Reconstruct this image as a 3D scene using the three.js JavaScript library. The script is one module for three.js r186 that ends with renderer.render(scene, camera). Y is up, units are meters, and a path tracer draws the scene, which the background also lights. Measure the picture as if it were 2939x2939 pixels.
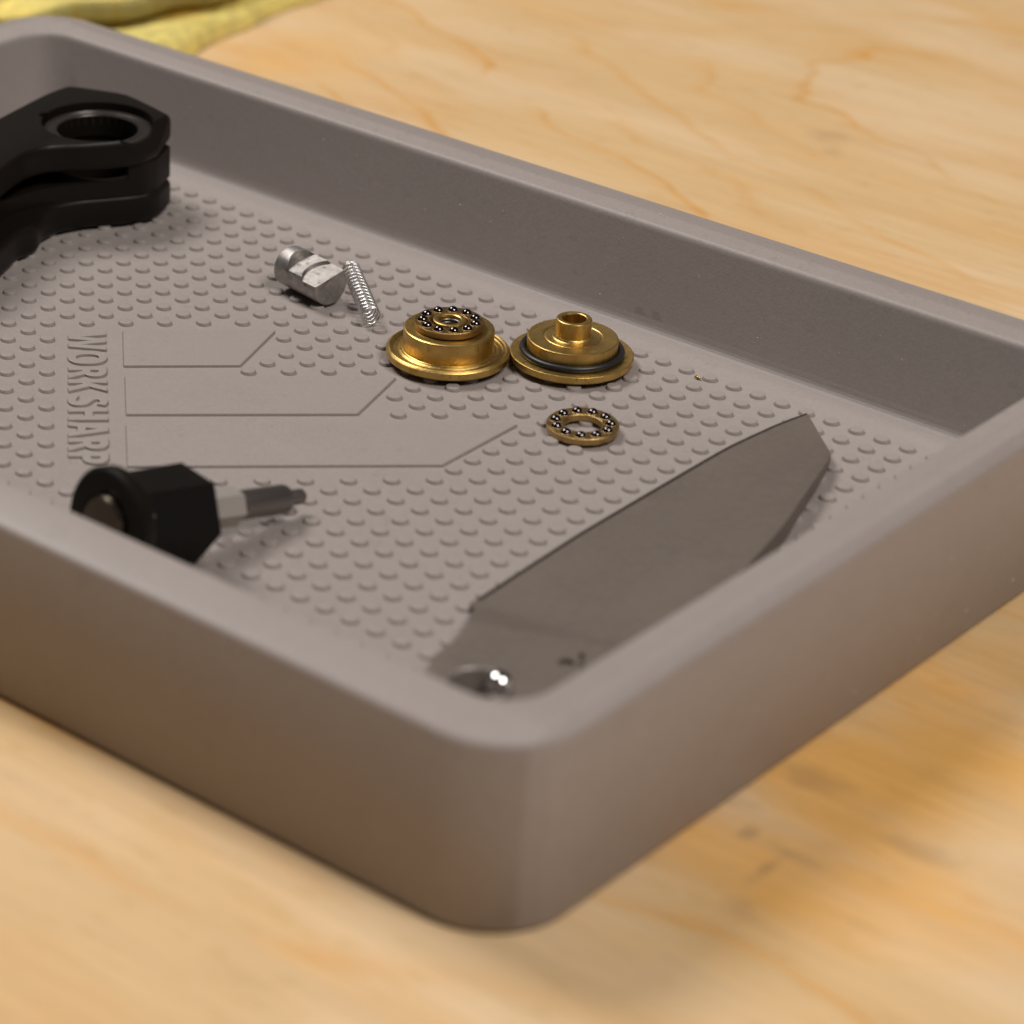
import * as THREE from 'three';
import { mergeGeometries } from 'three/addons/utils/BufferGeometryUtils.js';
import { toCreasedNormals } from 'three/addons/utils/BufferGeometryUtils.js';
import { TextGeometry } from 'three/addons/geometries/TextGeometry.js';
import { FontLoader } from 'three/addons/loaders/FontLoader.js';
import { Brush, Evaluator, SUBTRACTION } from 'three-bvh-csg';

// ---------------------------------------------------------------- units
// The tray floor carries a square grid of small studs, U metres apart. Coordinates below are (i, j, h):
// i along the long side of the tray, j across it, h the height over the stud tops, all in stud spacings.
const U = 0.0032, TABLE = -1.95, FLOOR = -0.12;
const V = (i, j, h) => new THREE.Vector3((i - 10) * U, (h - TABLE) * U, (j - 13) * U);
const D = (i, j, h) => new THREE.Vector3(i, h, j);                      // a direction

// ---------------------------------------------------------------- camera, light, exposure
const scene = new THREE.Scene();
const camera = new THREE.PerspectiveCamera(19.45, 1, 0.02, 20);
camera.filmGauge = 24;
camera.position.copy(V(72.1825, 82.5580, 44.0804));
{
  const right = D(0.74455, -0.66721, 0.02185), down = D(0.32279, 0.33116, -0.88664), fwd = D(-0.58434, -0.66721, -0.46194);
  const m = new THREE.Matrix4().makeBasis(right.normalize(), down.normalize().negate(), fwd.normalize().negate());
  camera.quaternion.setFromRotationMatrix(m);
}
camera.setViewOffset(1024, 1024, 256, 0, 1024, 1024);                  // the right square of a wider frame
camera.focus = 106.5 * U;
camera.userData.fStop = 17;
scene.add(camera);

scene.background = new THREE.Color(0.038, 0.034, 0.031);                 // the dim room around the bench
const lampAim = V(14, 9, 0);
function lamp(dir, distance, intensity, color, size) {
  const s = new THREE.SpotLight(color, intensity, 0, 0.6, 0.4, 2);
  s.position.copy(lampAim).addScaledVector(dir.normalize(), distance);
  s.target.position.copy(lampAim);
  s.castShadow = true; s.shadow.radius = size / 0.02; s.shadow.mapSize.set(2048, 2048);
  s.shadow.camera.near = 0.1; s.shadow.camera.far = 4; s.shadow.bias = -0.0005;
  scene.add(s, s.target);
}
lamp(D(-0.6, -0.03, 0.8), 1.1, 2.8, new THREE.Color(1, 0.97, 0.935), 0.21);   // left, a little behind the tray
lamp(D(0.55, 0.07, 0.83), 1.1, 2.8, new THREE.Color(1, 0.965, 0.925), 0.21);     // over the camera's right shoulder

const renderer = new THREE.WebGLRenderer({ antialias: true });
renderer.setSize(1024, 1024);
renderer.toneMapping = THREE.LinearToneMapping;
renderer.toneMappingExposure = 1;
renderer.shadowMap.enabled = true;

// ---------------------------------------------------------------- helpers
let seed = 7;
const rnd = () => { seed = (seed * 1664525 + 1013904223) >>> 0; return seed / 4294967296; };
const clamp = (x, a, b) => Math.min(b, Math.max(a, x));
const smooth = (a, b, x) => { const t = clamp((x - a) / (b - a), 0, 1); return t * t * (3 - 2 * t); };
const mix = (a, b, t) => a + (b - a) * t;
function hash(x, y) { let h = (Math.imul(x | 0, 374761393) + Math.imul(y | 0, 668265263)) | 0; h = Math.imul(h ^ (h >>> 13), 1274126177); return ((h ^ (h >>> 16)) >>> 0) / 4294967296; }
function noise(x, y) {
  const xi = Math.floor(x), yi = Math.floor(y), fx = x - xi, fy = y - yi, s = fx * fx * (3 - 2 * fx), t = fy * fy * (3 - 2 * fy);
  return mix(mix(hash(xi, yi), hash(xi + 1, yi), s), mix(hash(xi, yi + 1), hash(xi + 1, yi + 1), s), t) * 2 - 1;
}
function fbm(x, y, n = 4) { let v = 0, a = 0.5; for (let k = 0; k < n; k++) { v += a * noise(x, y); x = x * 2.03 + 17.1; y = y * 2.03 + 5.7; a *= 0.5; } return v; }
const toSRGB = (c) => (c <= 0.0031308 ? c * 12.92 : 1.055 * Math.pow(c, 1 / 2.4) - 0.055);
function texture(w, h, f, { srgb = false, wrap = THREE.RepeatWrapping } = {}) {
  const data = new Uint8Array(w * h * 4);
  for (let y = 0; y < h; y++) for (let x = 0; x < w; x++) {
    const c = f(x / w, y / h, x, y), o = (y * w + x) * 4;
    for (let k = 0; k < 3; k++) data[o + k] = clamp(Math.round((srgb ? toSRGB(c[k]) : c[k]) * 255), 0, 255);
    data[o + 3] = 255;
  }
  const t = new THREE.DataTexture(data, w, h, THREE.RGBAFormat, THREE.UnsignedByteType);
  t.magFilter = THREE.LinearFilter; t.minFilter = THREE.LinearMipmapLinearFilter; t.generateMipmaps = true;
  t.wrapS = t.wrapT = wrap; if (srgb) t.colorSpace = THREE.SRGBColorSpace; t.needsUpdate = true;
  return t;
}
// noise that tiles over one texture
function tiled(u, v, n, o = 0) { const at = (a, b) => noise(a * n + o, b * n + o); const p = at(u, v), q = at(u - 1, v), r = at(u, v - 1), s = at(u - 1, v - 1); return mix(mix(p, q, smooth(0.75, 1, u)), mix(r, s, smooth(0.75, 1, u)), smooth(0.75, 1, v)); }
const used = new Map();
function numbered(name) { const n = used.get(name) ?? 0; used.set(name, n + 1); return n ? name + '_' + String(n).padStart(3, '0') : name; }
function tag(o, label, category, group) { o.userData.label = label; o.userData.category = category; if (group) o.userData.group = group; return o; }
function shade(o) { o.castShadow = true; o.receiveShadow = true; return o; }
function thing(name, label, category, at) { const g = new THREE.Group(); g.name = numbered(name); g.position.copy(at); scene.add(g); return tag(g, label, category); }
function part(name, geometry, material, parent) { const m = shade(new THREE.Mesh(geometry, material)); m.name = name; parent.add(m); return m; }
// geometry in stud spacings, local to a point (i, j, h): x = i, y = h, z = j
const real = (g) => g.scale(U, U, U);
function planarUV(g, s = 1) {                                           // uv in metres by the dominant normal
  const p = g.attributes.position, n = g.attributes.normal, uv = new Float32Array(p.count * 2);
  for (let k = 0; k < p.count; k++) {
    const ax = Math.abs(n.getX(k)), ay = Math.abs(n.getY(k)), az = Math.abs(n.getZ(k)), x = p.getX(k), y = p.getY(k), z = p.getZ(k);
    const a = ay >= ax && ay >= az ? [x, z] : ax >= az ? [z, y] : [x, y];
    uv[k * 2] = a[0] * s; uv[k * 2 + 1] = a[1] * s;
  }
  g.setAttribute('uv', new THREE.BufferAttribute(uv, 2)); return g;
}
function lathe(points, seg = 96) {
  const g = new THREE.LatheGeometry(points.map(([r, h]) => new THREE.Vector2(r, h)), seg);
  const q = real(toCreasedNormals(g, 0.22));
  return planarUV(q, 110);
}

// ---------------------------------------------------------------- materials
const grainBump = texture(512, 512, (u, v) => { const n = 0.5 + 0.22 * tiled(u, v, 170) + 0.2 * tiled(u, v, 80, 9) + 0.12 * tiled(u, v, 22, 3); return [n, n, n]; });
grainBump.repeat.set(1 / 0.02, 1 / 0.02);
const trayTone = texture(1024, 1024, (u, v) => {
  const n = 1 + 0.012 * tiled(u, v, 9) + 0.014 * tiled(u, v, 31, 5) + 0.05 * tiled(u, v, 260, 8) - 0.1 * smooth(0.55, 0.8, tiled(u, v, 44, 17)) * smooth(0.1, 0.5, tiled(u, v, 200, 2));
  return [0.94 * n, 0.94 * n, 0.94 * n];
}, { srgb: true });
trayTone.repeat.set(1 / 0.06, 1 / 0.06);
const silicone = new THREE.MeshStandardMaterial({ name: 'grey silicone', color: new THREE.Color(0.302, 0.258, 0.239), roughness: 0.52, map: trayTone, bumpMap: grainBump, bumpScale: 0.000015 });
const brassBump = texture(512, 512, (u, v) => { const n = 0.5 + 0.3 * tiled(u, v, 200, 2) + 0.2 * tiled(u, v, 60, 4); return [n, n, n]; });
const brassTone = texture(1024, 512, (u, v) => {
  const g = 0.5 + 0.5 * tiled(u, v, 12, 6), d = smooth(0.15, 0.75, fbm(u * 26, v * 9 + 40, 4) * 1.6 + 0.15), speck = smooth(0.55, 0.95, tiled(u, v, 130, 3));
  const k = (0.86 + 0.14 * g) * (1 - 0.3 * d * g) * (1 - 0.25 * speck);
  return [0.66 * k, 0.455 * k * (0.97 + 0.03 * g), 0.175 * k * (1 - 0.12 * d)];
}, { srgb: true });
const brassRough = texture(512, 512, (u, v) => { const n = 0.38 + 0.04 * tiled(u, v, 40, 1) + 0.07 * tiled(u, v, 150, 7); return [n, n, n]; });
const brass = new THREE.MeshStandardMaterial({ name: 'satin brass', color: 0xffffff, map: brassTone, roughness: 1, roughnessMap: brassRough, metalness: 1, bumpMap: brassBump, bumpScale: 0.00001 });
brass.color.setRGB(0.93, 0.91, 0.76);
const cageBrass = brass.clone(); cageBrass.name = 'worn brass cage'; cageBrass.color.setRGB(0.78, 0.77, 0.82);
const oilyBrass = brass.clone(); oilyBrass.name = 'oily brass cage'; oilyBrass.color.setRGB(0.62, 0.56, 0.55);
const ballSteel = new THREE.MeshStandardMaterial({ name: 'polished dark ball', color: new THREE.Color(0.11, 0.095, 0.095), roughness: 0.14, metalness: 1 });
const rubber = new THREE.MeshStandardMaterial({ name: 'black rubber', color: new THREE.Color(0.012, 0.011, 0.012), roughness: 0.42 });
const steelTone = texture(512, 512, (u, v) => { const n = 0.52 + 0.1 * tiled(u, v, 26, 6) + 0.06 * tiled(u, v, 90, 2) - 0.2 * smooth(0.45, 0.9, tiled(u, v, 18, 12)); return [n * 1.02, n * 0.97, n * 0.93]; }, { srgb: true });
const steel = new THREE.MeshStandardMaterial({ name: 'tumbled steel', map: steelTone, color: new THREE.Color(0.74, 0.72, 0.71), roughness: 0.48, metalness: 0.92, bumpMap: brassBump, bumpScale: 0.00001 });
const brightSteel = new THREE.MeshStandardMaterial({ name: 'bright steel wire', color: new THREE.Color(0.66, 0.64, 0.63), roughness: 0.34, metalness: 1 });
const polished = new THREE.MeshStandardMaterial({ name: 'polished steel', color: new THREE.Color(0.72, 0.7, 0.68), roughness: 0.1, metalness: 1 });
const shaftSteel = new THREE.MeshStandardMaterial({ name: 'grey steel shaft', color: new THREE.Color(0.23, 0.205, 0.19), roughness: 0.38, metalness: 0.9 });
const darkSteel = new THREE.MeshStandardMaterial({ name: 'darkened steel', color: new THREE.Color(0.2, 0.165, 0.125), roughness: 0.22, metalness: 1 });
const edgeSteel = new THREE.MeshStandardMaterial({ name: 'honed edge', color: new THREE.Color(0.13, 0.11, 0.1), roughness: 0.3, metalness: 1, side: THREE.DoubleSide });
const bushSteel = new THREE.MeshStandardMaterial({ name: 'dull bushing', color: new THREE.Color(0.3, 0.26, 0.235), roughness: 0.42, metalness: 0.6 });
const collarSteel = new THREE.MeshStandardMaterial({ name: 'bare steel collar', color: new THREE.Color(0.5, 0.45, 0.41), roughness: 0.45, metalness: 0.6 });
const bladeTone = texture(1024, 1024, (u, v) => { const n = 0.92 + 0.05 * tiled(u, v, 7, 4) + 0.05 * tiled(u, v, 60, 2) + 0.08 * tiled(u, v, 300, 8); return [n, n, n]; }, { srgb: true });
const bladeSteel = new THREE.MeshStandardMaterial({ name: 'bead blasted blade', map: bladeTone, color: new THREE.Color(0.182, 0.146, 0.122), roughness: 0.55, metalness: 0.45, bumpMap: brassBump, bumpScale: 0.00001 });
const blackAnodised = new THREE.MeshPhysicalMaterial({ name: 'black coated aluminium', color: new THREE.Color(0.0085, 0.0062, 0.0045), roughness: 0.4, specularIntensity: 0.34, bumpMap: brassBump, bumpScale: 0.00001 });
const blackPlastic = new THREE.MeshPhysicalMaterial({ name: 'black moulded plastic', color: new THREE.Color(0.0055, 0.0042, 0.0034), roughness: 0.5, specularIntensity: 0.22, bumpMap: grainBump, bumpScale: 0.00003 });
const blackSatin = new THREE.MeshStandardMaterial({ name: 'worn black lip', color: new THREE.Color(0.05, 0.042, 0.037), roughness: 0.34, metalness: 0.5 });

// ---------------------------------------------------------------- bench top (plywood)
{
  const I0 = -40, I1 = 64, J0 = -62, J1 = 46;                           // texture covers this stretch of the bench
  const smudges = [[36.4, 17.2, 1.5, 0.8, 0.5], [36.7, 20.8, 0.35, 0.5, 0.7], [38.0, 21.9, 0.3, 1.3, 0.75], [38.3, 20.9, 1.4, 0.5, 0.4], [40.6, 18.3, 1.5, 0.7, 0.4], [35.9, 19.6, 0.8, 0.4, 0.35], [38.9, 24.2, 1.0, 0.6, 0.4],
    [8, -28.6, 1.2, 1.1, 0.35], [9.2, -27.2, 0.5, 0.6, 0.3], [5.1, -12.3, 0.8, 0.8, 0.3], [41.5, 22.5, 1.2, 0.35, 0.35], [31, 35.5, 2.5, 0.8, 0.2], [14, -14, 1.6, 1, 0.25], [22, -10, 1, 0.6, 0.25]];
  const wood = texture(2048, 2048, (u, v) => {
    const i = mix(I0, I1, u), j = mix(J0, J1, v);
    const q0 = Math.abs(j + 36), arch = q0 < 6.7 ? 0.12 * q0 * q0 : 5.4 + 1.6 * (q0 - 6.7), near = smooth(-20, -6, j + 0.25 * (i - 10)), along = 1.35 * j + 0.16 * i + 4.5 * fbm(i / 18, j / 9, 2);   // cathedral grain fading into straight grain
    const w = mix(i - arch, along, near) + mix(4.5, 1.2, near) * fbm(i / 8, j / 5, 3) + mix(6, 3, near) * fbm(i / 30 + 3, j / 18, 2) + 0.35 * fbm(i / 1.8, j / 0.7, 2);
    const band = w / 6.3, n0 = Math.floor(band), f = band - n0, own = hash(n0, 77), gate = smooth(-0.2, 0.3, fbm(i / 10 + 30 + n0 * 9, j / 7, 3)) * (0.35 + 0.65 * own);
    const at = 0.55 + 0.3 * own, wide = 0.04 + 0.07 * hash(n0, 5), line = Math.exp(-Math.pow((f - at) / wide, 2)) * gate + 0.35 * smooth(at - 0.4, at, f) * (1 - smooth(at, at + 0.06, f)) * gate;
    const fibre = fbm(i / 4, j / 0.22, 3), fleck = smooth(0.2, 0.55, fbm(i / 1.1 + 60, j / 0.3, 3));
    const warm = smooth(-0.1, 0.55, fbm(i / 9 + 7, j / 2.6, 4)), pale = smooth(-0.15, 0.4, fbm(i / 14 + 90, j / 5 + 3, 3));
    const shadeTint = smooth(0.75, 0, Math.hypot((i - 38.5) / 9, (j - 15) / 20) + 0.5 * fbm(i / 5, j / 2.5, 3)) + 0.55 * smooth(0.8, 0, Math.hypot((i + 16) / 6, (j + 20) / 12) + 0.4 * fbm(i / 4, j / 3, 3));   // orange tint painted in for the warm shade beside tray and cloth
    let r = 0.61, g = 0.405, b = 0.2;
    r = mix(r, 0.645, pale); g = mix(g, 0.455, pale); b = mix(b, 0.262, pale);
    const o = clamp(0.68 * line + 0.32 * warm, 0, 1), q = clamp(0.72 * shadeTint, 0, 1);
    r = mix(r, 0.585, o); g = mix(g, 0.3, o); b = mix(b, 0.08, o);
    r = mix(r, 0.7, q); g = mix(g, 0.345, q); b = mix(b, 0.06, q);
    let k = 1 + 0.1 * fibre - 0.06 * fleck;
    r *= k; g *= k * (1 - 0.02 * fleck); b *= k * (1 - 0.08 * fleck);
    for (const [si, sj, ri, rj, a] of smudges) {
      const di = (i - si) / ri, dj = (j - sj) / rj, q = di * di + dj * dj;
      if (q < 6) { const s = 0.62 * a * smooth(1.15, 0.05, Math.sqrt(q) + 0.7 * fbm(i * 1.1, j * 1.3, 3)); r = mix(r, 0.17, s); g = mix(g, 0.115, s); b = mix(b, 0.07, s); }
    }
    return [r, g, b];
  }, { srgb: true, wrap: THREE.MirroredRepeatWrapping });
  const woodBump = texture(512, 512, (u, v) => { const n = 0.5 + 0.5 * fbm(u * 12, v * 160, 3); return [n, n, n]; }, { wrap: THREE.MirroredRepeatWrapping });
  woodBump.repeat.set(3, 3);
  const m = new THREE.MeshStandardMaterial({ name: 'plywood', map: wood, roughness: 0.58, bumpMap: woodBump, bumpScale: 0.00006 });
  const B = [-170, 150, -200, 110], g = new THREE.BoxGeometry((B[1] - B[0]) * U, 0.018, (B[3] - B[2]) * U);
  const c = V((B[0] + B[1]) / 2, (B[2] + B[3]) / 2, TABLE); c.y -= 0.009;
  const p = g.attributes.position, uv = g.attributes.uv;
  for (let k = 0; k < p.count; k++) uv.setXY(k, ((p.getX(k) + c.x) / U + 10 - I0) / (I1 - I0), ((p.getZ(k) + c.z) / U + 13 - J0) / (J1 - J0));
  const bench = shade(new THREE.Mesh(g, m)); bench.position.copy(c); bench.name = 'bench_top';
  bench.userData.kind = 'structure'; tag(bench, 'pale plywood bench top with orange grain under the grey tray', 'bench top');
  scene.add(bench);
}

// ---------------------------------------------------------------- tray
const tray = thing('parts_tray', 'large grey silicone tray with a studded floor holding the knife parts', 'tray', V(10, 13, TABLE));
const IN = [-14.1, 33.65, -1.85, 28.3], OUT = [-16.05, 35.45, -3.85, 30.35], RIM = 4.2;
const L = (i, j, h) => [(i - 10) * U, (h - TABLE) * U, (j - 13) * U];    // local to the tray
{
  const NC = 14, loops = [];
  const loop = (R, r, h) => {                                            // rounded rectangle at height h
    const pts = [];
    const cs = [[R[0] + r, R[2] + r, 2], [R[1] - r, R[2] + r, 3], [R[1] - r, R[3] - r, 0], [R[0] + r, R[3] - r, 1]];
    for (const [ci, cj, q] of cs) for (let k = 0; k <= NC; k++) { const a = (q + k / NC) * Math.PI / 2; pts.push([ci + r * Math.cos(a), cj + r * Math.sin(a), h]); }
    loops.push(pts);
  };
  const grow = (R, d) => [R[0] - d, R[1] + d, R[2] - d, R[3] + d];
  const RO = 2.6, RI = 1.5, ff = 0.55, fb = 0.3;
  loop(grow(OUT, -fb - 3), RO - 1, TABLE + 0.001);
  for (let k = 0; k <= 5; k++) { const a = k / 5 * Math.PI / 2; loop(grow(OUT, -fb + fb * Math.sin(a)), RO - fb + fb * Math.sin(a), TABLE + 0.001 + fb - fb * Math.cos(a)); }
  for (let k = 0; k <= 10; k++) { const a = k / 10 * Math.PI / 2, d = 0.95 * (1 - Math.cos(a)); loop(grow(OUT, -d), RO - d, RIM - 0.4 + 0.4 * Math.sin(a)); }
  for (const [d, h] of [[0.9, 0], [0.78, 0.012], [0.66, 0.035], [0.36, 0.1]]) loop(grow(IN, d), RI + d, RIM - h);
  for (let k = 1; k <= 8; k++) { const a = k / 8 * Math.PI / 2, d = 0.3 * (1 - Math.sin(a)); loop(grow(IN, d), RI + d, RIM - 0.12 - 0.3 * (1 - Math.cos(a))); }
  for (let k = 0; k <= 8; k++) { const a = k / 8 * Math.PI / 2; loop(grow(IN, -ff + ff * Math.cos(a)), RI - ff + ff * Math.cos(a), FLOOR + ff - ff * Math.sin(a)); }
  const n = loops[0].length, pos = [], idx = [], uv = [], ref = loops[6], far = (p, q) => Math.hypot(p[0] - q[0], p[1] - q[1], p[2] - q[2]) * U;
  let across = 0;                                                        // uv in metres: along the rim, and across the profile
  loops.forEach((l, a) => {
    if (a) across += far(l[0], loops[a - 1][0]);
    let along = 0;
    for (let k = 0; k <= n; k++) { if (k) along += far(ref[k % n], ref[k - 1]); pos.push(...L(...l[k % n])); uv.push(along, across); }
  });
  const nn = n + 1;
  for (let a = 0; a + 1 < loops.length; a++) for (let k = 0; k < n; k++) {
    const p = a * nn + k, q = p + 1, r = p + nn, s = q + nn;
    idx.push(p, r, q, q, r, s);
  }
  const cap = (at, flip) => {
    const c = pos.length / 3, l = loops[at]; pos.push(...L(10, 13, l[0][2])); uv.push(0, 0);
    for (const p of l) { const q = L(...p); pos.push(...q); uv.push(q[0], q[2]); }
    for (let k = 0; k < n; k++) { const p = c + 1 + k, q = c + 1 + (k + 1) % n; flip ? idx.push(c, p, q) : idx.push(c, q, p); }
  };
  cap(loops.length - 1, false); cap(0, true);
  let g = new THREE.BufferGeometry();
  g.setAttribute('position', new THREE.Float32BufferAttribute(pos, 3)); g.setAttribute('uv', new THREE.Float32BufferAttribute(uv, 2)); g.setIndex(idx);
  g = toCreasedNormals(g, 0.6);
  part('tray_body', g, silicone, tray);
}
// logo: three raised bars and the raised lettering, cast in the floor
const LOGO = [[[3.44, 11.61], [5.59, 13.78], [8.49, 10.87], [7.39, 7.76]], [[6.20, 14.35], [8.39, 16.55], [14.01, 10.99], [13.07, 7.79]], [[8.95, 17.14], [11.16, 19.35], [18.53, 12.02], [18.44, 7.82]]];
const shapeIJ = (pts) => new THREE.Shape(pts.map(([i, j]) => new THREE.Vector2(i, -j)));
function slab(pts, h0, h1, bevel, seg = 2, rise = bevel) {                             // plan outline (i, j) standing between two heights, local to stud (0, 0)
  const g = new THREE.ExtrudeGeometry(shapeIJ(pts), { depth: Math.max(1e-4, h1 - h0 - 2 * rise), bevelEnabled: bevel > 0, bevelSize: bevel, bevelOffset: -bevel, bevelThickness: rise, bevelSegments: seg, curveSegments: 24 });
  g.translate(0, 0, h0 + rise).rotateX(-Math.PI / 2);
  return g;
}
for (const pts of LOGO) { const g = real(slab(pts, FLOOR - 0.06, FLOOR + 0.1, 0.045).translate(-10, -TABLE, -13)); part('raised_bar', planarUV(g), silicone, tray); }
{
  const font = await new FontLoader().loadAsync('fonts/droid/droid_sans_bold.typeface.json');
  const text = 'WORK SHARP', o = [2.17, 13.07], total = 10.66, cap = 1.3;
  const adv = (c) => (c === ' ' ? 0.26 : font.data.glyphs[c].ha / font.data.resolution + 0.02);
  const width = [...text].reduce((a, c) => a + adv(c), 0);
  let at = 0;
  const rt = Math.SQRT1_2;
  for (const c of text) {
    if (c !== ' ') {
      const g = new TextGeometry(c, { font, size: 1, depth: 0.09, curveSegments: 8, bevelEnabled: true, bevelSize: 0.025, bevelThickness: 0.03, bevelSegments: 2 });
      const sx = total / width, sy = cap / 1.0, p = g.attributes.position;
      g.computeBoundingBox();
      for (let k = 0; k < p.count; k++) {
        const x = (p.getX(k) + at) * sx, y = p.getY(k) * sy, z = p.getZ(k);
        p.setXYZ(k, o[0] + (x + y) * rt - 10, FLOOR - 0.02 + z - TABLE, o[1] + (x - y) * rt - 13);
      }
      const q = toCreasedNormals(g, 0.4); q.computeVertexNormals();
      part('raised_letter', planarUV(real(q)), silicone, tray);
    }
    at += adv(c);
  }
}
// studs
const cam = { i: 72.1825, j: 82.558, h: 44.08 };
{
  const prof = [[0.285, FLOOR - 0.02], [0.272, FLOOR + 0.012], [0.258, -0.03], [0.24, -0.005], [0.21, 0], [0, 0.001]];
  const g = new THREE.LatheGeometry(prof.map(([r, h]) => new THREE.Vector2(r, h)), 18);
  const stud = planarUV(real(toCreasedNormals(g, 0.7)));
  const inside = (i, j, poly) => { let w = false; for (let a = 0, b = poly.length - 1; a < poly.length; b = a++) { const [xi, yi] = poly[a], [xj, yj] = poly[b]; if ((yi > j) !== (yj > j) && i < ((xj - xi) * (j - yi)) / (yj - yi) + xi) w = !w; } return w; };
  const all = [];
  for (let j = 0; j <= 26; j++) for (let i = -12; i <= 32; i++) {
    // clear of each bar, of the gaps between them, and of the lettering
    if (inside(i, j, [[3.1, 11.5], [5.4, 14.1], [8.75, 11.0], [7.5, 7.45]]) || inside(i, j, [[5.8, 14.1], [8.4, 16.9], [14.3, 11.1], [13.2, 7.4]]) || inside(i, j, [[8.6, 17.0], [11.2, 19.8], [18.8, 12.15], [18.7, 7.4]])) continue;
    if (inside(i, j, [[4.6, 13.4], [6.4, 14.9], [8.9, 11.6], [8.2, 10.4]]) || inside(i, j, [[7.6, 16], [9.4, 17.8], [14.8, 11.7], [13.2, 10.6]]) || inside(i, j, [[12.8, 12.4], [14.6, 11.6], [13.4, 7.4], [12.2, 8.4]])) continue;
    if ((i + j === 26 && i >= 12 && i <= 18) || (i + j === 31 && i >= 10 && i <= 18)) continue;
    if (inside(i, j, [[1.75, 12.85], [3.05, 11.6], [11.3, 19.9], [10.0, 21.2]])) continue;
    // how large it shows: nearness, in the frame, not behind the near rims or under the blade and the handle
    const tj = (28.3 - j) / (cam.j - j), ti = (33.65 - i) / (cam.i - i), hj = tj * cam.h, hi = ti * cam.h;
    const x = [(i - cam.i) * 0.74455 - (j - cam.j) * 0.66721 - cam.h * 0.02185, (i - cam.i) * 0.32279 + (j - cam.j) * 0.33116 + cam.h * 0.88664, -(i - cam.i) * 0.58434 - (j - cam.j) * 0.66721 + cam.h * 0.46194];
    const sx = 5.834 * x[0] / x[2] - 0.5, sy = 5.834 * x[1] / x[2];
    let seen = Math.abs(sx) < 1.01 && Math.abs(sy) < 1.01 && hj > 3.9 && hi > 3.9;
    if (inside(i, j, [[25.2, 1], [27.7, 3], [31, 14], [31, 26], [26.5, 23], [25.2, 19]]) || inside(i, j, [[-9, 0], [-3.5, 1], [-5.5, 7], [-3.5, 22], [-9, 22]])) seen = false;
    all.push({ i, j, s: seen ? 1 / x[2] : 0 });
  }
  all.sort((a, b) => b.s - a.s || a.i - b.i || a.j - b.j);
  const rest = [];
  all.forEach((d, k) => {
    if (k < 300 && d.s > 0) { const m = part('stud', stud, silicone, tray); m.position.set(...L(d.i, d.j, 0)); m.rotation.y = 0; }
    else rest.push(stud.clone().translate(...L(d.i, d.j, 0)));
  });
  const m = part('stud_field', mergeGeometries(rest), silicone, tray); m.userData.kind = 'stuff';
}

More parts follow.
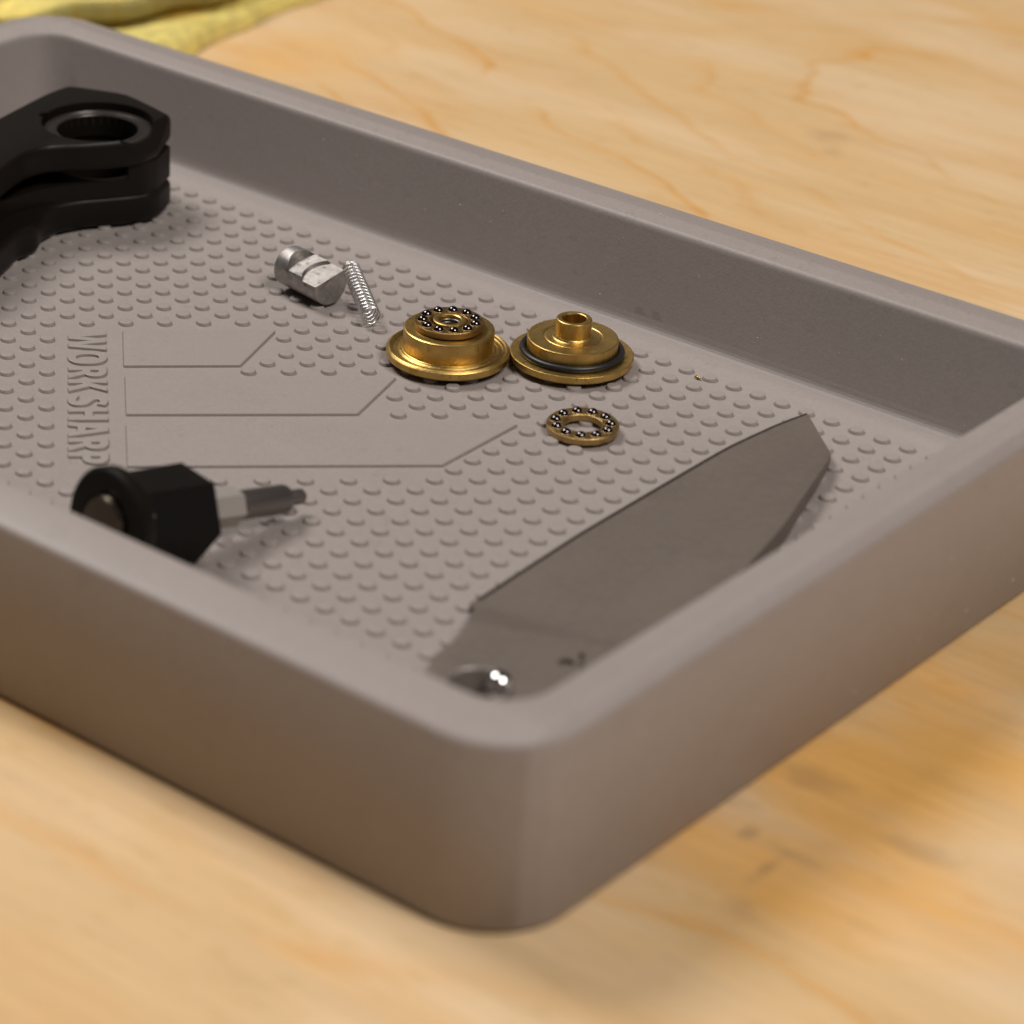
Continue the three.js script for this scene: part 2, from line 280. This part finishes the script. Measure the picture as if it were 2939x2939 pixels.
// ---------------------------------------------------------------- yellow cloth on the bench
{
  const N = 150, M = 150, I = [-52, -19], J = [-44, -7], pos = [], uv = [], idx = [];
  const edge = (j) => -19.5 + 0.2 * Math.sin(j * 0.35) + 0.125 * (j + 17) + 0.12 * Math.sin(j * 1.1);
  const fold = (j) => Math.max(1.3, 1.95 + 0.425 * (j + 19.6) + 0.15 * Math.sin(j * 0.8));
  const top = (i, j) => {
    const d = edge(j) - i;                                               // distance in from the edge that shows
    if (d <= 0) return 0;
    const lip = 0.95 * Math.sqrt(1 - Math.pow(1 - clamp(d / 0.9, 0, 1), 2));
    const f2 = d - fold(j) - 0.25, roll = 1.0 * Math.sqrt(Math.max(0, 1 - Math.pow(1 - clamp(f2 / 0.7, 0, 1), 2)));
    const valley = 0.9 * Math.exp(-Math.pow((f2 + 0.3) / 0.42, 2));
    const f3 = d - (9 - 0.3 * (j + 14)), roll3 = 1.4 * Math.sqrt(Math.max(0, 1 - Math.pow(1 - clamp(f3 / 2, 0, 1), 2)));
    const soft = 0.22 * fbm(i / 2.6, j / 4.2, 3) + 0.06 * fbm(i / 0.7, j / 0.7, 2) + 5.5 * smooth(-27, -33, j) * smooth(0.6, 3.5, d);
    return Math.max(0.02, lip - valley + roll + roll3 + soft * smooth(0, 1, d));
  };
  for (const side of [1, 0]) for (let b = 0; b <= M; b++) for (let a = 0; a <= N; a++) {
    const j = mix(J[0], J[1], b / M), t = a / N, i = edge(j) - t * t * (33) - 0.0;
    const e = Math.min(1, (J[1] - j) / 1.2, (j - J[0]) / 1.2, (1 - t) * 12);
    const h = side ? TABLE + 0.02 + top(i, j) * Math.sqrt(clamp(e, 0, 1)) : TABLE + 0.006;
    pos.push(...V(i, j, h).toArray()); uv.push(i * U, j * U);
  }
  const W = N + 1, S = W * (M + 1);
  for (let b = 0; b < M; b++) for (let a = 0; a < N; a++) { const p = b * W + a; idx.push(p, p + 1, p + W, p + 1, p + W + 1, p + W, S + p, S + p + W, S + p + 1, S + p + 1, S + p + W, S + p + W + 1); }
  const g = new THREE.BufferGeometry(); g.setAttribute('position', new THREE.Float32BufferAttribute(pos, 3)); g.setAttribute('uv', new THREE.Float32BufferAttribute(uv, 2)); g.setIndex(idx); g.computeVertexNormals();
  const hem = [];                                                        // the rolled edge of the upper layer, lying over the lower one
  for (let j = -8; j >= -36; j -= 1) hem.push(V(edge(j) - fold(j) - 0.15, j, TABLE + 1.62 + 0.1 * Math.sin(j * 1.3)));
  const rollEdge = new THREE.TubeGeometry(new THREE.CatmullRomCurve3(hem), 120, 0.52 * U, 14);
  const whole = mergeGeometries([g, rollEdge]);
  const pile = texture(512, 512, (u, v) => { const n = 0.5 + 0.4 * tiled(u, v, 60, 4) + 0.25 * tiled(u, v, 140, 1); return [n, n, n]; }); pile.repeat.set(60, 60);
  const tone = texture(512, 512, (u, v) => { const n = 0.92 + 0.12 * tiled(u, v, 8, 2) + 0.14 * tiled(u, v, 60, 4), d = smooth(0.2, 0.8, tiled(u, v, 6, 31)); return [0.98 * n, mix(0.8, 0.68, d) * n, mix(0.24, 0.11, d) * n]; }, { srgb: true }); tone.repeat.set(14, 14);
  const m = new THREE.MeshPhysicalMaterial({ name: 'yellow terry', map: tone, roughness: 1, bumpMap: pile, bumpScale: 0.0004 });
  const cloth = shade(new THREE.Mesh(whole, m)); cloth.name = 'cleaning_cloth'; scene.add(cloth);
  tag(cloth, 'crumpled yellow terry cloth on the bench behind the far corner of the tray', 'cloth');
}

// ---------------------------------------------------------------- knife blade
const csg = new Evaluator(); csg.useGroups = false; csg.attributes = ['position', 'normal', 'uv'];
const brush = (g) => { const b = new Brush(g); b.updateMatrixWorld(); return b; };
const cut = (a, ...tools) => { let b = brush(a); for (const t of tools) b = csg.evaluate(b, brush(t), SUBTRACTION); return b.geometry; };
{
  // edge side, then spine side, as (i, j, height of the upper face)
  const E = [[25.16, 0.24, 0.1], [25.0, 1.1, 0.1], [24.87, 2.03, 0.1], [24.69, 4.31, 0.1], [24.69, 6.23, 0.1], [24.74, 9.73, 0.1], [24.8, 12.93, 0.1], [24.98, 16.28, 0.1], [25.08, 18.01, 0.1], [25.15, 18.92, 0.11], [25.5, 19.2, 0.2], [26.0, 19.95, 0.5], [26.54, 20.82, 0.85], [26.95, 21.9, 0.85], [27.09, 23.1, 0.85], [27.4, 23.8, 0.85], [28.1, 24.9, 0.85], [29.2, 25.8, 0.85]];
  const S = [[27.78, 2.94, 0.38], [27.9, 3.25, 0.42], [28.05, 3.6, 0.46], [28.6, 5.2, 0.62], [29.2, 7.1, 0.7], [29.75, 8.8, 0.78], [30.35, 11.2, 0.85], [30.9, 14, 0.85], [31.2, 16.5, 0.85], [31.25, 17.8, 0.85], [31.3, 18.6, 0.85], [31.3, 19.4, 0.85], [31.3, 20.4, 0.85], [31.3, 21.6, 0.85], [31.2, 22.8, 0.85], [31, 23.8, 0.85], [30.6, 25, 0.85], [29.9, 25.8, 0.85]];
  const curveE = new THREE.CatmullRomCurve3(E.map((p) => new THREE.Vector3(p[0], p[2], p[1])), false, 'catmullrom', 0.3), curveS = new THREE.CatmullRomCurve3(S.map((p) => new THREE.Vector3(p[0], p[2], p[1])), false, 'catmullrom', 0.3);
  const N = 160, M = 14, pos = [], idx = [], O = [28, 12];
  for (const side of [1, 0]) for (let a = 0; a <= N; a++) for (let b = 0; b <= M; b++) {
    const e = curveE.getPoint(a / N), s = curveS.getPoint(a / N), p = e.clone().lerp(s, b / M);
    let h = p.y;
    if (p.z > 17) h = mix(h, 0.85, smooth(0, 0.5, (p.z + 0.42 * (p.x - 25.2)) - 20.95) * smooth(0, 0.12, b / M));
    if (b === 0 || b === M || a === 0 || a === N) h -= 0.04;
    if (b === 0 || b === M) p.lerp(b ? e : s, -0.002);
    pos.push((p.x - O[0]) , side ? h : 0, p.z - O[1]);
  }
  const W = M + 1, T = W * (N + 1);
  for (let a = 0; a < N; a++) for (let b = 0; b < M; b++) { const p = a * W + b; idx.push(p, p + W, p + 1, p + 1, p + W, p + W + 1, T + p, T + p + 1, T + p + W, T + p + 1, T + p + W + 1, T + p + W); }
  const wall = (p, q) => idx.push(p, q, T + p, q, T + q, T + p);
  for (let a = 0; a < N; a++) { wall((a + 1) * W, a * W); wall(a * W + M, (a + 1) * W + M); }
  for (let b = 0; b < M; b++) { wall(b, b + 1); wall(N * W + b + 1, N * W + b); }
  let g = new THREE.BufferGeometry(); g.setAttribute('position', new THREE.Float32BufferAttribute(pos, 3)); g.setIndex(idx); g.computeVertexNormals();
  g = toCreasedNormals(g, 0.35); g.setAttribute('uv', new THREE.BufferAttribute(new Float32Array(g.attributes.position.count * 2), 2));
  const hc = [29.15, 23.75], bore = new THREE.CylinderGeometry(0.98, 0.98, 3, 48).translate(hc[0] - O[0], 0.4, hc[1] - O[1]);
  const slot = new THREE.CylinderGeometry(0.24, 0.24, 0.5, 24).translate(30.12 - O[0], 0.95, 20.87 - O[1]);
  const slot2 = new THREE.BoxGeometry(0.16, 0.5, 0.95).rotateY(0.62).translate(30.4 - O[0], 0.98, 20.5 - O[1]);
  g = cut(g, bore, slot, slot2);
  const blade = thing('knife_blade', 'dark grey knife blade with a clipped tip along the right side of the tray', 'knife blade', V(O[0], O[1], 0.002));
  part('blade', planarUV(real(g), 30), bladeSteel, blade);
  const strip = [], sIdx = [];
  for (let a = 0; a <= 90; a++) {                                        // the honed edge
    const q = 0.006 + a / 90 * 0.5, e = curveE.getPoint(q), o = curveS.getPoint(q).sub(e).normalize();
    if (e.z > 18.8) break;
    strip.push(e.x - O[0] - 0.01 * o.x, 0.06, e.z - O[1] - 0.01 * o.z, e.x - O[0] + 0.17 * o.x, 0.135, e.z - O[1] + 0.17 * o.z);
    if (a) { const p = a * 2 - 2; sIdx.push(p, p + 2, p + 1, p + 1, p + 2, p + 3); }
  }
  const honed = new THREE.BufferGeometry(); honed.setAttribute('position', new THREE.Float32BufferAttribute(strip, 3)); honed.setIndex(sIdx); honed.computeVertexNormals();
  part('cutting_edge', real(honed), edgeSteel, blade);
  const ring = new THREE.LatheGeometry([[0.9, 0.1], [0.965, 0.1], [0.965, 0.93], [0.96, 0.965], [0.945, 0.99], [0.92, 1.0], [0.895, 0.995], [0.87, 0.97], [0.85, 0.92], [0.84, 0.85], [0.84, 0.1]].map((p) => new THREE.Vector2(...p)), 64);
  ring.translate(hc[0] - O[0], 0, hc[1] - O[1]);
  part('pivot_bushing', real(toCreasedNormals(ring, 0.8)), bushSteel, blade);
  part('glint_ball', real(new THREE.SphereGeometry(0.42, 40, 28).translate(29.36 - O[0], 0.72, 23.0 - O[1])), polished, blade);  // polished ball added to carry the bright glints beside the pivot hole
}

// ---------------------------------------------------------------- brass pivots
function boreThreads(r, h0, h1, pitch) { const gs = []; for (let h = h0; h < h1; h += pitch) gs.push(new THREE.TorusGeometry(r, pitch * 0.42, 8, 48).rotateX(Math.PI / 2).translate(0, h, 0)); return real(mergeGeometries(gs)); }
const pivotA = thing('brass_pivot', 'wide stepped brass pivot carrying a ball bearing on top, beside the coil spring', 'pivot', V(13.43, 5.35, 0));
part('pivot_body', lathe([[0, 0.001], [1.75, 0.001], [1.98, 0.03], [2.12, 0.1], [2.2, 0.17], [2.2, 0.395], [2.18, 0.415], [2.1, 0.47], [2.08, 0.472], [2.02, 0.45], [1.98, 0.395], [1.93, 0.375], [1.8, 0.375], [1.77, 0.4], [1.72, 0.43], [1.665, 0.436], [1.63, 0.455], [1.618, 0.5], [1.618, 1.17], [1.608, 1.2], [1.56, 1.225], [1.5, 1.23], [0.66, 1.23], [0.6, 1.23], [0.6, 1.5], [0.585, 1.53], [0.55, 1.545], [0.44, 1.545], [0.4, 1.52], [0.385, 1.46], [0.385, 0.3], [0, 0.3]], 128), brass, pivotA);
part('threaded_bore', boreThreads(0.372, 0.7, 1.42, 0.11), shaftSteel, pivotA);

const pivotB = thing('brass_pivot', 'brass pivot with a tall centre post and a black rubber ring round its step', 'pivot', V(16.71, 2.42, 0));
part('pivot_body', lathe([[0, 0.001], [1.8, 0.001], [2.02, 0.03], [2.14, 0.08], [2.2, 0.14], [2.2, 0.345], [2.19, 0.36], [2.16, 0.37], [1.62, 0.37], [1.618, 0.4], [1.618, 0.93], [1.608, 0.955], [1.57, 0.97], [1.08, 0.972], [1.05, 0.955], [1.0, 0.95], [0.97, 0.965], [0.8, 0.968], [0.74, 0.975], [0.69, 1.0], [0.665, 1.04], [0.638, 1.07], [0.635, 1.12], [0.635, 1.64], [0.62, 1.665], [0.59, 1.68], [0.47, 1.68], [0.44, 1.665], [0.425, 1.63], [0.42, 0.8], [0, 0.8]], 128), brass, pivotB);
part('o_ring', real(new THREE.TorusGeometry(1.755, 0.118, 18, 120).rotateX(Math.PI / 2).translate(0, 0.475, 0)), rubber, pivotB);

// ---------------------------------------------------------------- ball bearings
const R_BALLS = 0.945;
function makeBearing(label, at, turn) {
  const t = thing('thrust_bearing', label, 'ball bearing', at); t.rotation.y = turn;
  const gs = [toCreasedNormals(new THREE.LatheGeometry([[0.655, 0.02], [0.675, 0], [1.21, 0], [1.235, 0.02], [1.235, 0.225], [1.215, 0.245], [0.68, 0.25], [0.655, 0.23], [0.655, 0.02]].map((p) => new THREE.Vector2(...p)), 96), 0.5)];
  for (let k = 0; k < 11; k++) { const a = k / 11 * Math.PI * 2; gs.push(toCreasedNormals(new THREE.TorusGeometry(0.205, 0.016, 8, 28).rotateX(Math.PI / 2).translate(R_BALLS * Math.cos(a), 0.243, R_BALLS * Math.sin(a)), 3)); }
  part('cage', real(mergeGeometries(gs)), cageBrass, t);
  const ball = real(new THREE.SphereGeometry(0.2, 32, 24));
  for (let k = 0; k < 11; k++) { const a = k / 11 * Math.PI * 2, m = part('ball', ball, ballSteel, t); m.position.set(R_BALLS * Math.cos(a) * U, 0.195 * U, R_BALLS * Math.sin(a) * U); }
  return t;
}
const loose = makeBearing('loose brass ball bearing ring lying alone on the studs near the blade', V(20.33, 6.66, 0.002), 0.13);
loose.rotation.x = 0.012; 
{
  const seated = loose.clone(); seated.name = numbered('thrust_bearing'); scene.add(seated);
  seated.position.copy(V(13.43, 5.35, 1.245)); seated.rotation.set(-0.015, 0.4, 0.02);
  seated.children.find((c) => c.name === 'cage').material = oilyBrass;
  tag(seated, 'brass ball bearing ring seated on top of the stepped brass pivot', 'ball bearing');
  loose.userData.group = seated.userData.group = 'ball bearing rings';
}

// ---------------------------------------------------------------- steel lock pin with flats
{
  const a = new THREE.Vector3(4.94, 0, 4.24), b = new THREE.Vector3(7.36, 0, 4.65), len = a.distanceTo(b), R = 0.77;
  let g = new THREE.LatheGeometry([[0, 0], [R - 0.07, 0], [R - 0.02, 0.025], [R, 0.08], [R, len - 0.07], [R - 0.02, len - 0.02], [R - 0.06, len], [0, len]].map((p) => new THREE.Vector2(...p)), 72);
  g = toCreasedNormals(g, 0.5);
  // along +y here; the flats face +x
  const box = (x, y0, y1) => new THREE.BoxGeometry(2, y1 - y0, 3).translate(x + 1, (y0 + y1) / 2, 0);
  const round = (x, y, r) => new THREE.CylinderGeometry(r, r, 2, 64).rotateZ(Math.PI / 2).translate(x + 1, y, 0);   // where the milling cutter ran out
  g = cut(g, box(0.43, 1.35, len + 1), round(0.43, 1.35, 0.8), box(0.31, 2.15, len + 1), round(0.31, 2.15, 0.84));
  g = toCreasedNormals(g, 0.4);
  g.rotateZ(-Math.PI / 2);                                               // axis to +x, the flat to -y
  g.rotateX(Math.PI);                                                    // the flat up
  g.rotateX(0.27);
  g.rotateY(-Math.atan2(b.z - a.z, b.x - a.x));
  const t = thing('lock_pin', 'short thick steel pin with milled flats lying behind the coil spring', 'steel pin', V(4.94, 4.24, R));
  part('pin_body', planarUV(real(g), 80), steel, t);
}

// ---------------------------------------------------------------- coil spring
{
  const a = new THREE.Vector3(6.3, 0.36, 2.25), b = new THREE.Vector3(9.6, 0.36, 5.02), dir = b.clone().sub(a), len = dir.length(), turns = 15.5, r = 0.315, wire = 0.042;
  dir.normalize(); const up = new THREE.Vector3(0, 1, 0), side = new THREE.Vector3().crossVectors(dir, up).normalize();
  class Helix extends THREE.Curve { getPoint(t, o = new THREE.Vector3()) {
    const q = t * turns * Math.PI * 2, s = clamp((t * turns - 0.8) / (turns - 1.6), 0, 1) * 0.94 + 0.06 * t;
    return o.copy(a).addScaledVector(dir, s * len).addScaledVector(side, Math.cos(q) * r).addScaledVector(up, Math.sin(q) * r).sub(a); } }
  const t = thing('coil_spring', 'thin bright steel coil spring leaning out from behind the lock pin', 'spring', V(a.x, a.z, a.y));
  part('coil', real(new THREE.TubeGeometry(new Helix(), turns * 40, wire, 10)), brightSteel, t);
}

// ---------------------------------------------------------------- black faceted knob with its steel shaft
{
  const d = new THREE.Vector3(0.1237, -0.1948, -0.973).normalize(), P1 = V(16.747, 22.348, 1.39);
  const t = thing('knob_driver', 'black hexagonal knob with a stepped steel shaft lying against the near tray wall', 'knob', P1);
  const up = new THREE.Vector3(0, 1, 0).addScaledVector(d, -d.y).normalize(), side = new THREE.Vector3().crossVectors(d, up);
  const q = new THREE.Quaternion().setFromRotationMatrix(new THREE.Matrix4().makeBasis(side, d, up));
  const put = (name, g, m) => { const o = part(name, real(g), m, t); o.quaternion.copy(q); return o; };
  const rev = (pts, seg = 64, crease = 0.5) => toCreasedNormals(new THREE.LatheGeometry(pts.map((p) => new THREE.Vector2(...p)), seg), crease);
  const hex = (pts) => toCreasedNormals(new THREE.LatheGeometry(pts.map((p) => new THREE.Vector2(...p)), 6), 0.2);
  put('grip', hex([[0, -2.85], [1.43, -2.85], [1.5, -2.75], [1.571, -0.05], [1.53, 0], [0, 0]]).rotateY(0.582), blackPlastic);
  put('flange', rev([[0.9, -3.3], [1.1, -3.43], [1.66, -3.43], [1.785, -3.33], [1.785, -3.0], [1.7, -2.84], [0.9, -2.84], [0.9, -3.3]]), blackAnodised);
  put('end_button', rev([[0, -3.62], [0.6, -3.62], [0.84, -3.59], [0.93, -3.5], [0.95, -3.2], [0.95, -2.8], [0, -2.8]]), darkSteel);
  put('collar', hex([[0, -0.1], [0.62, -0.1], [0.64, 1.82], [0.57, 1.91], [0, 1.91]]).rotateY(0.582), collarSteel);
  put('shaft', rev([[0, 1.9], [0.42, 1.9], [0.43, 1.96], [0.48, 2.0], [0.48, 3.9], [0.44, 4.0], [0, 4.0]]), shaftSteel);
  put('shaft_tip', rev([[0, 3.98], [0.24, 3.98], [0.255, 4.06], [0.255, 4.7], [0.2, 4.78], [0, 4.79]]), shaftSteel);
  put('white_dot', new THREE.SphereGeometry(0.075, 16, 10).translate(1.155, -2.6, 0.635), new THREE.MeshStandardMaterial({ name: 'white enamel', color: new THREE.Color(0.8, 0.82, 0.86), roughness: 0.3 }));
}

// ---------------------------------------------------------------- knife handle
{
  const O = [-5.5, 6], shift = (pts) => pts.map(([i, j]) => [i - O[0], j - O[1]]);
  const upper = [[-4.02, 1.22], [-5.4, 0.92], [-6.95, 0.72], [-8.98, 1.5], [-9.29, 1.9], [-9.2, 3.25], [-8.5, 6.45], [-7.7, 10.05], [-6.9, 14], [-6.3, 21], [-2.7, 21.5], [-2.9, 14], [-3.7, 11.5], [-4.5, 9.6], [-4.95, 8.2], [-4.85, 7.1], [-4.05, 6.05], [-3.3, 4.85], [-2.95, 3.85], [-3.05, 2.95]];
  const lower = [[-3.48, 1.78], [-5, 1.3], [-6.9, 1.0], [-8.7, 1.75], [-8.9, 2.1], [-8.8, 3.3], [-8.1, 6.4], [-7.3, 10], [-6.7, 14], [-6.1, 21], [-2.4, 21.5], [-2.6, 13], [-3.1, 11.3], [-3.7, 9.9], [-3.75, 8.9], [-4.35, 8.0], [-4.55, 7.0], [-4.2, 5.8], [-3.35, 4.4], [-2.95, 3.5], [-2.98, 2.9]];
  const inner = [[-3.66, 1.62], [-5, 1.3], [-6.9, 1.15], [-8.5, 2.0], [-8.4, 4], [-7.9, 6.4], [-7.1, 10], [-6.5, 14], [-5.9, 20.5], [-3.2, 21], [-3.3, 14], [-4.2, 11.5], [-5.0, 9.6], [-5.1, 8.2], [-4.9, 7.1], [-4.3, 5.9], [-3.5, 4.6], [-3.05, 3.7], [-3.1, 2.9]];
  const round = (pts, n = 3) => new THREE.CatmullRomCurve3(pts.map(([i, j]) => new THREE.Vector3(i, 0, j)), false, 'catmullrom', 0.3).getPoints(pts.length * n).map((p) => [p.x, p.z]);
  const t = thing('knife_handle', 'black knife handle with an empty pivot hole in the far left corner of the tray', 'knife handle', V(O[0], O[1], 0));
  const C = [-5.45 - O[0], 3.87 - O[1]], cyl = (r, h0, h1, c = C) => new THREE.CylinderGeometry(r, r, h1 - h0, 64).translate(c[0], (h0 + h1) / 2, c[1]);
  let g = toCreasedNormals(slab(shift(round(upper)), 2.45, 3.62, 0.2, 6, 0.36), 0.5);
  // the facet that slopes down over the front corner
  const A = new THREE.Vector3(-3.5 - O[0], 3.5, 3.7 - O[1]), B = new THREE.Vector3(-4.1 - O[0], 3.6, 1.1 - O[1]), Cc = new THREE.Vector3(-2.75 - O[0], 2.6, 2.9 - O[1]);
  const n = new THREE.Vector3().crossVectors(B.clone().sub(A), Cc.clone().sub(A)).normalize(); if (n.y < 0) n.negate();
  const slope = new THREE.BoxGeometry(8, 2, 8).translate(0, 1, 0); slope.applyQuaternion(new THREE.Quaternion().setFromUnitVectors(new THREE.Vector3(0, 1, 0), n)).translate(A.x, A.y, A.z);
  g = cut(g, cyl(2.2, 3.28, 5), cyl(1.58, 2, 5), cyl(0.26, 2.9, 5, [-7.4 - O[0], 4.8 - O[1]]), slope);
  part('upper_scale', planarUV(real(g)), blackAnodised, t);
  let l = toCreasedNormals(slab(shift(round(lower)), 0.02, 1.22, 0.2, 5, 0.3), 0.5);
  l = cut(l, cyl(1.58, 0.5, 5));
  part('lower_scale', planarUV(real(l)), blackAnodised, t);
  let m = toCreasedNormals(slab(shift(round(inner)), 1.2, 2.47, 0.02, 1), 0.4);
  m = cut(m, cyl(1.7, 0.5, 5), new THREE.BoxGeometry(3.2, 0.62, 5.2).rotateY(-0.62).translate(-4.6 - O[0], 2.2, 6.6 - O[1]), new THREE.BoxGeometry(4, 1.4, 10).rotateY(-0.1).translate(-3.6 - O[0], 2, 13.5 - O[1]));
  part('liner', planarUV(real(m)), blackAnodised, t);
  const lip = new THREE.LatheGeometry([[1.58, 2.9], [1.58, 3.26], [1.62, 3.31], [1.72, 3.31], [1.74, 3.285], [1.95, 3.285], [1.99, 3.33], [2.07, 3.33], [2.1, 3.286]].map((p) => new THREE.Vector2(...p)), 96).translate(C[0], 0, C[1]);
  part('pivot_seat', real(toCreasedNormals(lip, 0.6)), blackSatin, t);
}

// ---------------------------------------------------------------- small debris
{
  const gs = [], speck = (i, j, h, s) => gs.push(new THREE.TetrahedronGeometry(s, 0).rotateX(rnd() * 6).rotateY(rnd() * 6).scale(1, 0.7, 1.4).translate(i - 10, h - TABLE, j - 13));
  for (let k = 0; k < 46; k++) speck(mix(-8, 31, rnd()), IN[2] + 0.012, mix(0.5, 3.4, rnd()), mix(0.012, 0.035, rnd() * rnd()));       // on the far wall
  for (let k = 0; k < 30; k++) speck(mix(-8, 33, rnd()), mix(-3.4, -2.1, rnd()), RIM + 0.008, mix(0.012, 0.03, rnd() * rnd()));
  for (let k = 0; k < 26; k++) speck(OUT[1] + 0.012, mix(-2, 27, rnd()), mix(-1.2, 3, rnd()), mix(0.02, 0.05, rnd() * rnd()));         // on the near right wall
  for (let k = 0; k < 40; k++) speck(mix(-8, 30, rnd()), mix(-1, 20, rnd()), FLOOR + 0.02, mix(0.012, 0.035, rnd() * rnd()));
  const m = part('dust', real(mergeGeometries(gs)), new THREE.MeshStandardMaterial({ name: 'pale lint', color: new THREE.Color(0.75, 0.7, 0.64), roughness: 0.9 }), tray); m.userData.kind = 'stuff';
}
{
  const s = thing('brass_shaving', 'tiny brass shaving on the tray floor near the far wall', 'metal shaving', V(20.68, 0.28, FLOOR));
  part('flake', real(new THREE.TetrahedronGeometry(0.14, 1).scale(1.1, 0.5, 0.6).translate(0, 0.08, 0)), brass, s);
}

renderer.render(scene, camera);
